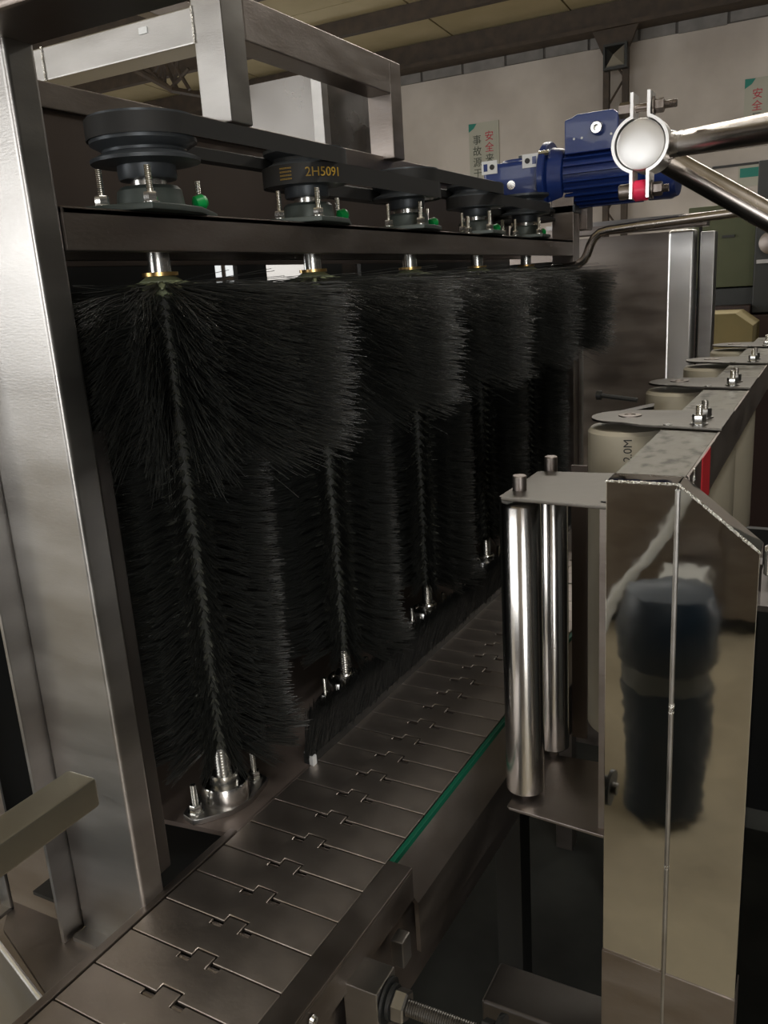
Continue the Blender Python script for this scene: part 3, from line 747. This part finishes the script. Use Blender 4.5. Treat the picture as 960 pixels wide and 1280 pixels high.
part('mount_bracket', MB().box(-.515, -.468, gy + .01, gy + .055, .10, .16), M['steel_brown'], mt, bevel=.002)
mt.location.z -= .012; mt.location.x += .010
t = thing('motor_pulley', (-.607, gy, .10), 'black pulley on the vertical output shaft under the blue motor', 'pulley')
part('grooved_wheel', MB().lathe([(.02, .105), (.062, .107), (.062, .111), (.052, .117), (.062, .123), (.062, .128), (.02, .130)], (-.567, gy - .06, 0), (0, 0, 1), 48), M['rubber'], t)

# ------------------------------------------------------------------ strip brush along the chain
sb = thing('strip_brush', (-.46, 1.0, DZ), 'long low black strip brush lying between the roller brushes and the chain', 'strip brush')
yA, yB = .642, 1.60
def sx(y): return -.4635 + (y - .384) * .025
part('holder', MB().prism([(sx(yA) - .012, yA), (sx(yA) - .001, yA), (sx(yB) - .001, yB), (sx(yB) - .012, yB)], DZ - .001, DZ + .010), M['black'], sb)
tf = []
N = 300
for i in range(N):
    y = yA + (yB - yA) * (i + .5) / N
    for q in range(3):
        tf.append(((sx(y) - .010 + q * .003 + .46, y - 1.0, .006), (.18 + .03 * q, random.uniform(-.03, .03), 1), .058))
V, F = bristles(tf, 16, 1, .05, .00042, .02, 11)
o = bpy.data.objects.new('bristles', bristle_mesh('strip_bristles', V, F, M['bristle_dark'])); COL.objects.link(o); o.parent = sb; o['kind'] = 'stuff'

# ------------------------------------------------------------------ guard column and roller beam (welded: one thing)
gd = thing('guard_column', (-.09, .62, FLOOR), 'mirror polished upright guard column with chamfered shoulder and roller beam behind', 'guard')
GY = .612; GZ = -.150
pl = [(-.1450, GZ), (-.0930, GZ), (-.0365, -.197), (-.0365, -.90), (-.1450, -.90)]
XZ = Matrix(((1, 0, 0, 0), (0, 0, 1, 0), (0, 1, 0, 0), (0, 0, 0, 1)))
# two front sheets that meet at the raised seam
mb = MB(); mb.prism([(-.1450, GZ), (-.0935, GZ), (-.0935, -.60), (-.1450, -.60)], GY, GY + .028, XZ); part('left_sheet', mb, M['mirror'], gd, bevel=.0008)
mb = MB(); mb.prism([(-.0930, GZ), (-.0365, -.197), (-.0365, -.60), (-.0930, -.60)], GY - .0006, GY + .028, XZ); part('right_sheet', mb, M['mirror'], gd, bevel=.0008)
mb = MB(); mb.prism([(-.1455, -.574), (-.036, -.584), (-.036, -.90), (-.1455, -.90)], GY - .002, GY + .029, XZ); part('foot_sheet', mb, M['steel_brown'], gd, bevel=.0008, label='duller lower sheet')
part('column_leg', MB().box(-.12, -.06, .60, .65, FLOOR, -.90), M['steel_dark'], gd)
mb = MB(); mb.tube([(-.0932, GY - .0010, GZ - .004), (-.0932, GY - .0010, -.89)], .0019, 8); part('seam', mb, M['steel'], gd)
def weld(pts, n, r=.0011):
    mb = MB()
    for i in range(n):
        t_ = i / (n - 1); k = t_ * (len(pts) - 1); a = int(min(k, len(pts) - 2)); f = k - a
        c = Vector(pts[a]).lerp(Vector(pts[a + 1]), f)
        rr = r * random.uniform(.8, 1.25)
        mb.lathe([(rr * .3, -rr), (rr, -rr * .3), (rr, rr * .3), (rr * .3, rr)], c, (0, 0, 1), 7)
    return mb
part('weld_bead', weld([(-.1445, GY, GZ), (-.0930, GY, GZ)], 46), M['weld'], gd, stuff=True)
part('weld_bead', weld([(-.0930, GY, GZ), (-.0368, GY, -.1965)], 70, .0012), M['weld'], gd, stuff=True)
part('weld_bead', weld([(-.0932, GY - .001, -.325), (-.0932, GY - .001, -.332)], 8, .0018), M['weld'], gd, stuff=True)
part('weld_bead', weld([(-.0932, GY - .001, -.468), (-.0932, GY - .001, -.474)], 6, .0016), M['weld'], gd, stuff=True)
# beam
yE = 1.95
mb = MB(); mb.box(-.1450, -.0920, GY + .028, yE, GZ - .040, GZ - .0005); part('beam', mb, M['stain'], gd, bevel=.001, label='stained square beam')
part('side_strip', MB().box(-.0920, -.0895, GY + .030, yE, GZ - .041, GZ), M['steel_dark'], gd, bevel=.0008)
part('red_tape', MB().box(-.0895, -.0886, .705, .752, GZ - .0412, GZ + .0004), M['red'], gd, label='band of red tape')
part('weld_bead', weld([(-.0895, .664, GZ), (-.0893, .652, GZ - .018), (-.0893, .648, GZ - .034)], 22, .0011), M['weld'], gd, stuff=True)

# mounting plates with pipe rollers
PY = [.895, 1.187, 1.475, 1.760]
PXp = [-.187, -.183, -.178, -.172]
wlab = ['nearest cream pipe roller with printed lettering, left of the guard column', 'second nearest cream pipe roller behind the beam', 'third cream pipe roller from the guard column', 'farthest cream pipe roller near the tan box']
pr = None
for i in range(4):
    x, y = PXp[i], PY[i]; rr = .0435; zt, zb = GZ - .008, -.508
    t = thing('pipe_roller', (x, y, zb), wlab[i], 'roller', 'cream pipe rollers')
    if i == 0:
        mb = MB(); mb.lathe([(rr - .006, zb), (rr - .001, zb), (rr, zb + .002), (rr, zt - .004), (rr - .003, zt), (.012, zt)], (x, y, 0), (0, 0, 1), 64); ps = part('pipe', mb, M['pvc'], t)
        mb = MB(); mb.cyl((x, y, zb - .03), (0, 0, 1), .008, .03, 16); ax_ = part('axle', mb, M['zinc'], t)
    else:
        for o_ in (ps, ax_):
            c = o_.copy(); COL.objects.link(c); c.parent = t
    if i == 0:
        a0 = math.atan2(-y, -x)
        def on_pipe(body, size, ang, z0, mtl, nm):
            T = Matrix.Rotation(PI / 2, 4, 'Z')
            o = text_obj(nm, body, size, T, mtl, t, .0001, 'CENTER'); W = wloc(t)
            for v in o.data.vertices:
                px_, pz_, e = (v.co + W)
                an = a0 + ang + px_ / rr
                v.co = Vector((x + (rr + .0003 + e) * math.cos(an), y + (rr + .0003 + e) * math.sin(an), z0 + pz_)) - W
        on_pipe('2.0M', .012, math.radians(-2), GZ - .026, M['ink'], 'printed_lettering')
        # red mark
        mb = MB(); vs = []
        for q in range(3):
            an = a0 + math.radians(34) + q * .03
            for zz in (GZ - .013, GZ - .032): vs.append((x + (rr + .0004) * math.cos(an), y + (rr + .0004) * math.sin(an), zz))
        mb.add(vs, [(0, 2, 3, 1), (2, 4, 5, 3)]); part('red_mark', mb, M['red'], t)
    # plate
    t2 = thing('roller_plate', (x, y, GZ), ['nearest', 'second', 'third', 'farthest'][i] + ' steel mounting plate with bolt, holding its cream pipe roller to the beam', 'mounting plate', 'roller mounting plates')
    poly = [(-.0888, y - .068), (-.0888, y + .045), (x, y + .040)]
    for k in range(13):
        a = PI / 2 + PI * k / 12; poly.append((x + .040 * math.cos(a), y + .040 * math.sin(a)))
    poly = [(-.0888, y - .066), (-.0888, y + .045)] + poly[3:] + [(x + .02, y - .052)]
    part('plate', MB().prism(poly, GZ + .0002, GZ + .0030), M['plate'], t2, bevel=.0006)
    mb = MB(); mb.lathe([(.012, 0), (.0118, .0012), (.006, .0014), (.0055, .0004)], (x, y, GZ + .003), (0, 0, 1), 32); part('washer', mb, M['steel_dark'], t2)
    mb = MB(); stud(mb, (-.112, y - .045, GZ + .003), (0, 0, 1), .019, .007, .0115); part('bolt', mb, M['zinc'], t2)
    mb = MB(); stud(mb, (-.112, y - .005, GZ + .003), (0, 0, 1), .017, .007, .0115); part('bolt', mb, M['steel'], t2)
    mb = MB(); mb.cyl((-.14, y - .052, GZ + .003), (0, 0, 1), .0045, .0008, 16); part('rivet', mb, M['zinc'], t2)

# chrome guide rollers between two plates
rk = thing('roller_bracket', (-.20, .70, -.484), 'pair of thin steel plates holding the two chrome rollers beside the guard column', 'bracket')
pl = [(-.231, .612), (-.228, .610), (-.146, .648), (-.146, .80), (-.214, .80), (-.233, .775)]
pl = [(-.247, .656), (-.244, .653), (-.146, .645), (-.146, .765), (-.241, .757), (-.244, .754)]
part('top_plate', MB().prism(pl, -.182, -.179), M['plate'], rk, bevel=.0006)
part('bottom_plate', MB().prism(pl, -.487, -.484), M['steel_brown'], rk, bevel=.0006)
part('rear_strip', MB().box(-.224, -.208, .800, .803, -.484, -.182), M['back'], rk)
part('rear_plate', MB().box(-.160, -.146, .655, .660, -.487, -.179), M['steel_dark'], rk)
for i, (x, y, r, lb) in enumerate(((-.237, .682, .0185, 'chrome guide roller in front, nearer the chain'), (-.234, .765, .0160, 'chrome guide roller behind the front one, under the same plate'))):
    t = thing('guide_roller', (x, y, -.484), lb, 'roller', 'chrome guide rollers')
    mb = MB(); mb.lathe([(r - .003, -.479), (r, -.476), (r, -.192), (r - .002, -.189), (.006, -.189)], (x, y, 0), (0, 0, 1), 56); part('tube', mb, M['chrome'], t)
    mb = MB(); mb.cyl((x, y, -.181), (0, 0, 1), .0062, .015, 20, .0006); part('pin_top', mb, M['steel_brown'], t)
    mb = MB(); mb.cyl((x, y, -.497), (0, 0, 1), .0055, .018, 20, .0006); part('pin_bottom', mb, M['brass' if False else 'steel_brown'], t)

# wing screw by the first pipe
t = thing('wing_screw', (-.24, 1.07, -.17), 'small dark wing screw on a bracket behind the nearest pipe roller', 'screw')
mb = MB(); mb.tube([(-.262, 1.07, -.150), (-.215, 1.07, -.156)], .003, 8); part('screw', mb, M['black'], t)
mb = MB(); mb.cyl((-.266, 1.07, -.150), (1, 0, 0), .006, .006, 12); part('knob', mb, M['black'], t)
part('bracket', MB().prism([(-.235, 1.03), (-.20, 1.10), (-.205, 1.13), (-.24, 1.05)], -.172, -.168), M['steel'], t)

# fittings at the right edge
t = thing('clamp_fitting', (.0, .70, -.30), 'steel clamp block and bolts at the right edge beside the guard shoulder', 'clamp')
part('block_body', MB().box(-.040, .02, .78, .83, -.255, -.240), M['steel_brown'], t, bevel=.001)
part('upright', MB().box(-.030, -.012, .77, .79, -.235, -.205), M['steel'], t, bevel=.001)
mb = MB(); stud(mb, (-.005, .80, -.24), (0, 0, 1), .03, .008, .014); part('bolt', mb, M['zinc'], t)
mb = MB(); mb.cyl((-.030, .62, -.215), (0, 0, 1), .0045, .022, 16, .001); part('pin', mb, M['zinc'], t)
part('base_plate', MB().box(-.045, .06, .70, .9, -.275, -.270), M['stub'], t)
part('hanger', MB().box(.0, .02, .80, .82, FLOOR + .05, -.275), M['steel_dark'], t)

# ------------------------------------------------------------------ tube clamp and tubes above the rollers
cc = Vector((-.182, .90, .120))
tc_ = thing('tube_clamp', tuple(cc), 'two bolt clamp ring around a capped tube, with red sleeve below', 'clamp')
# band outline in the xz plane
def ring(ro, half, zt_, zb_, th):
    pts = []
    a0 = math.acos(half / ro)
    for s in (1,):
        pts.append((half, zt_))
        for k in range(21):
            a = a0 + (-(a0 * 2)) * k / 20
            pts.append((ro * math.cos(a), ro * math.sin(a)))
        pts.append((half, zb_))
    return pts
for s in (1, -1):
    o_ = ring(.0275, .0095, .047, -.050, 0)
    i_ = ring(.0245, .0065, .047, -.050, 0)
    pts = [(s * a, b) for a, b in o_] + [(s * a, b) for a, b in reversed(i_)]
    mb = MB(); vs = [(cc.x + a, cc.y - .004, cc.z + b) for a, b in pts] + [(cc.x + a, cc.y + .022, cc.z + b) for a, b in pts]
    n = len(pts); h = n // 2; fs = []
    for k in range(h - 1):
        fs.append((k, k + 1, n - 2 - k, n - 1 - k)); fs.append((n + k, n + n - 1 - k, n + n - 2 - k, n + k + 1))
    for k in range(n): fs.append((k, (k + 1) % n, n + (k + 1) % n, n + k))
    mb.add(vs, fs); part('clamp_half', mb, M['cap'], tc_)
mb = MB(); stud(mb, cc + Vector((.010, .009, .034)), (1, .05, .0), .022, .008, .012); mb.cyl(cc + Vector((-.022, .009, .034)), (1, 0, 0), .0075, .012, 6); mb.cyl(cc + Vector((-.022, .009, .034)), (1, 0, 0), .004, .036, 12); part('bolt', mb, M['steel_brown'], tc_)
mb = MB(); stud(mb, cc + Vector((.010, .009, -.042)), (1, .05, .0), .016, .008, .012); mb.cyl(cc + Vector((-.022, .009, -.042)), (1, 0, 0), .0075, .012, 20, .001); part('bolt', mb, M['steel_brown'], tc_)
mb = MB(); mb.cyl(cc + Vector((-.0066, .009, -.042)), (1, 0, 0), .010, .0132, 24, .001); part('sleeve', mb, M['pink'], tc_, label='red plastic sleeve')
t = thing('capped_tube', tuple(cc), 'polished end cap of the short tube gripped by the clamp', 'tube')
mb = MB(); mb.lathe([(.001, -.0016), (.010, -.0014), (.019, -.0009), (.0230, .000), (.0240, .002), (.0240, .055)], cc, (0, 1, 0), 56); part('cap', mb, M['cap'], t)
def ray(px, py): v = R @ np.array([px - 480., py - 640., 1040.]); return Vector(v)
p0 = ray(836, 182) * (.835 / 1040); p1 = ray(960, 161) * (.645 / 1040); dv = (p1 - p0)
t = thing('cross_tube', tuple(p0), 'stainless tube running from the clamp to the right edge', 'tube')
part('tube', MB().tube([p0, p0 + dv * .5, p0 + dv, p0 + dv * 2.2], .0118, 32), M['tube'], t)
part('weld_bead', MB().lathe([(.0125, 0), (.0135, .002), (.0125, .004)], p0, dv, 28, cap=False), M['steel_brown'], t)
q0 = ray(815, 190) * (.90 / 1040); q1 = ray(962, 272) * (.84 / 1040); dv = q1 - q0
t = thing('brace_tube', tuple(q0), 'stainless brace tube sloping down from the clamp to the right edge', 'tube')
part('tube', MB().tube([q0, q1, q1 + dv * 1.6], .0132, 32), M['tube'], t)
q2 = q0 + dv * .33 + Vector((0, -.0128, .002))
# bent thin rail
t = thing('bent_rail', (-.46, 1.7, .03), 'thin bent stainless rail rising from the beam end to the right', 'rail')
bp = [(690, 336), (712, 334), (722, 331), (730, 325), (734, 318), (738, 306), (743, 297), (750, 291), (760, 288), (800, 282), (860, 274), (920, 266), (944, 264), (952, 268), (960, 278), (975, 300)]
pts = [P(a, b, 1.70) for a, b in bp]
part('tube', MB().tube(pts, .0085, 16), M['tube'], t)

# ------------------------------------------------------------------ next machine section and things beyond
t = thing('rear_housing', (-.45, 2.2, FLOOR), 'stainless housing with bright vertical edges behind the last brush', 'housing')
part('brown_sheet', MB().box(-.90, -.374, 2.20, 2.204, FLOOR, .088), M['steel_dark'], t, label='brownish flat sheet')
part('bright_strip', MB().box(-.374, -.313, 2.19, 2.25, FLOOR, .090), M['cap'], t, bevel=.008, label='bright vertical strip', seg=4)
part('dark_gap', MB().box(-.311, -.304, 2.24, 2.25, FLOOR, .10), M['black'], t)
part('grey_strip', MB().box(-.302, -.268, 2.20, 2.25, FLOOR, .082), M['steel'], t, bevel=.004)
part('top_bar', MB().box(-.66, -.28, 2.14, 2.19, .092, .122), M['steel_brown'], t, bevel=.003)
part('top_lip', MB().box(-.66, -.33, 2.135, 2.14, .112, .122), M['steel'], t)
t = thing('olive_cabinet', (-.41, 4.0, FLOOR), 'olive green cabinet beyond the housing at the right', 'cabinet')
part('body', MB().box(-.60, -.328, 4.0, 4.4, -.09, .25), M['olive'], t, bevel=.004)
part('base', MB().box(-.60, -.328, 4.02, 4.4, FLOOR, -.095), M['greymach'], t, bevel=.004)
part('dark_handle', MB().box(-.46, -.41, 3.99, 4.0, .115, .125), M['black'], t)
t = thing('tan_box', (-.40, 3.4, FLOOR), 'tan board with one cut corner behind the farthest pipe roller', 'box')
mb = MB(); mb.prism([(-.45, -.172), (-.335, -.172), (-.272, -.218), (-.272, FLOOR), (-.45, FLOOR)], 3.4, 3.7, XZ); part('board', mb, M['tan'], t, bevel=.002)
t = thing('grey_machine', (.1, 3.8, FLOOR), 'dark grey machine with small parts at the right edge above the pipes', 'machine')
part('body', MB().box(-.322, .6, 3.9, 4.4, -.20, .40), M['greymach'], t, bevel=.006)
part('maroon_base', MB().box(-.322, .6, 3.85, 4.4, FLOOR, -.205).box(-.60, -.322, 3.85, 3.99, FLOOR, -.165), M['maroon'], t, bevel=.006)
part('handwheel', MB().lathe([(.03, 0), (.045, .006), (.03, .012)], (-.26, 3.88, .08), (0, -1, 0), 20), M['steel_brown'], t)
part('bracket', MB().box(-.31, -.20, 3.88, 3.9, .00, .015), M['steel'], t)
# dark blue bin behind the viewer, mirrored in the guard
t = thing('blue_bin', (-.30, -.75, FLOOR), 'dark blue plastic bin on the floor, visible as a reflection in the guard', 'bin')
mb = MB(); mb.lathe([(.075, FLOOR), (.10, FLOOR + .02), (.112, FLOOR + .36), (.112, FLOOR + .37)], (-.31, -.75, 0), (0, 0, 1), 36); part('body', mb, M['darkblue'], t)
mb = MB(); mb.lathe([(.112, FLOOR + .42), (.118, FLOOR + .43), (.118, FLOOR + .56), (.10, FLOOR + .60), (.03, FLOOR + .61)], (-.31, -.75, 0), (0, 0, 1), 36); part('lid', mb, M['darkblue'], t)

# things behind and beside the viewer, added for what the metal reflects
part('label_band', MB().lathe([(.110, FLOOR + .37), (.110, FLOOR + .42)], (-.31, -.75, 0), (0, 0, 1), 36), M['shelf'], bpy.data.objects['blue_bin'])
t = thing('bright_patch_carton', (-.42, -1.7, FLOOR), 'added white carton behind the viewer, giving the guard a bright patch', 'carton')
part('body', MB().box(-.49, -.33, -1.80, -1.62, FLOOR, -1.04), M['white'], t, bevel=.004)  # added to put a bright patch into the guard reflection
t = thing('streak_hose', (-.55, -1.78, FLOOR), 'added pale curved hose behind the viewer, giving the guard a bright streak', 'hose')
part('hose', MB().tube([(-.36, -1.80, -.45), (-.40, -1.80, -.70), (-.46, -1.79, -.86), (-.56, -1.78, -1.02), (-.66, -1.76, -1.16), (-.72, -1.74, FLOOR + .03)], .022, 14), M['white'], t)  # pale shape added to draw a bright streak in the guard reflection
t = thing('steel_cabinet', (-.3, -2.2, FLOOR), 'low satin steel cabinet behind the viewer, seen only as a reflection in the guard', 'cabinet')
part('body', MB().box(-1.5, .9, -2.6, -1.9, FLOOR + .08, -.42), M['steel_dark'], t, bevel=.006)
part('top', MB().box(-1.54, .94, -2.64, -1.86, -.42, -.38), M['steel'], t, bevel=.006)
part('plinth', MB().box(-1.45, .85, -2.55, -1.95, FLOOR, FLOOR + .08), M['black'], t)
for k in range(4):
    part('door', MB().box(-1.47 + k * .59, -.90 + k * .59, -1.9, -1.885, FLOOR + .12, -.46), M['steel_dark'], t, bevel=.003)
t = thing('unseen_dark_block', (1.6, 2.0, FLOOR), 'added long dark block outside the view on the right, darkening the post side', 'machine')
part('body', MB().box(1.3, 2.1, -1.2, 5.5, FLOOR + .1, .9), M['greymach'], t, bevel=.01)  # added out of view so the side of the post reflects something dark
part('plinth', MB().box(1.35, 2.05, -1.1, 5.4, FLOOR, FLOOR + .1), M['black'], t)
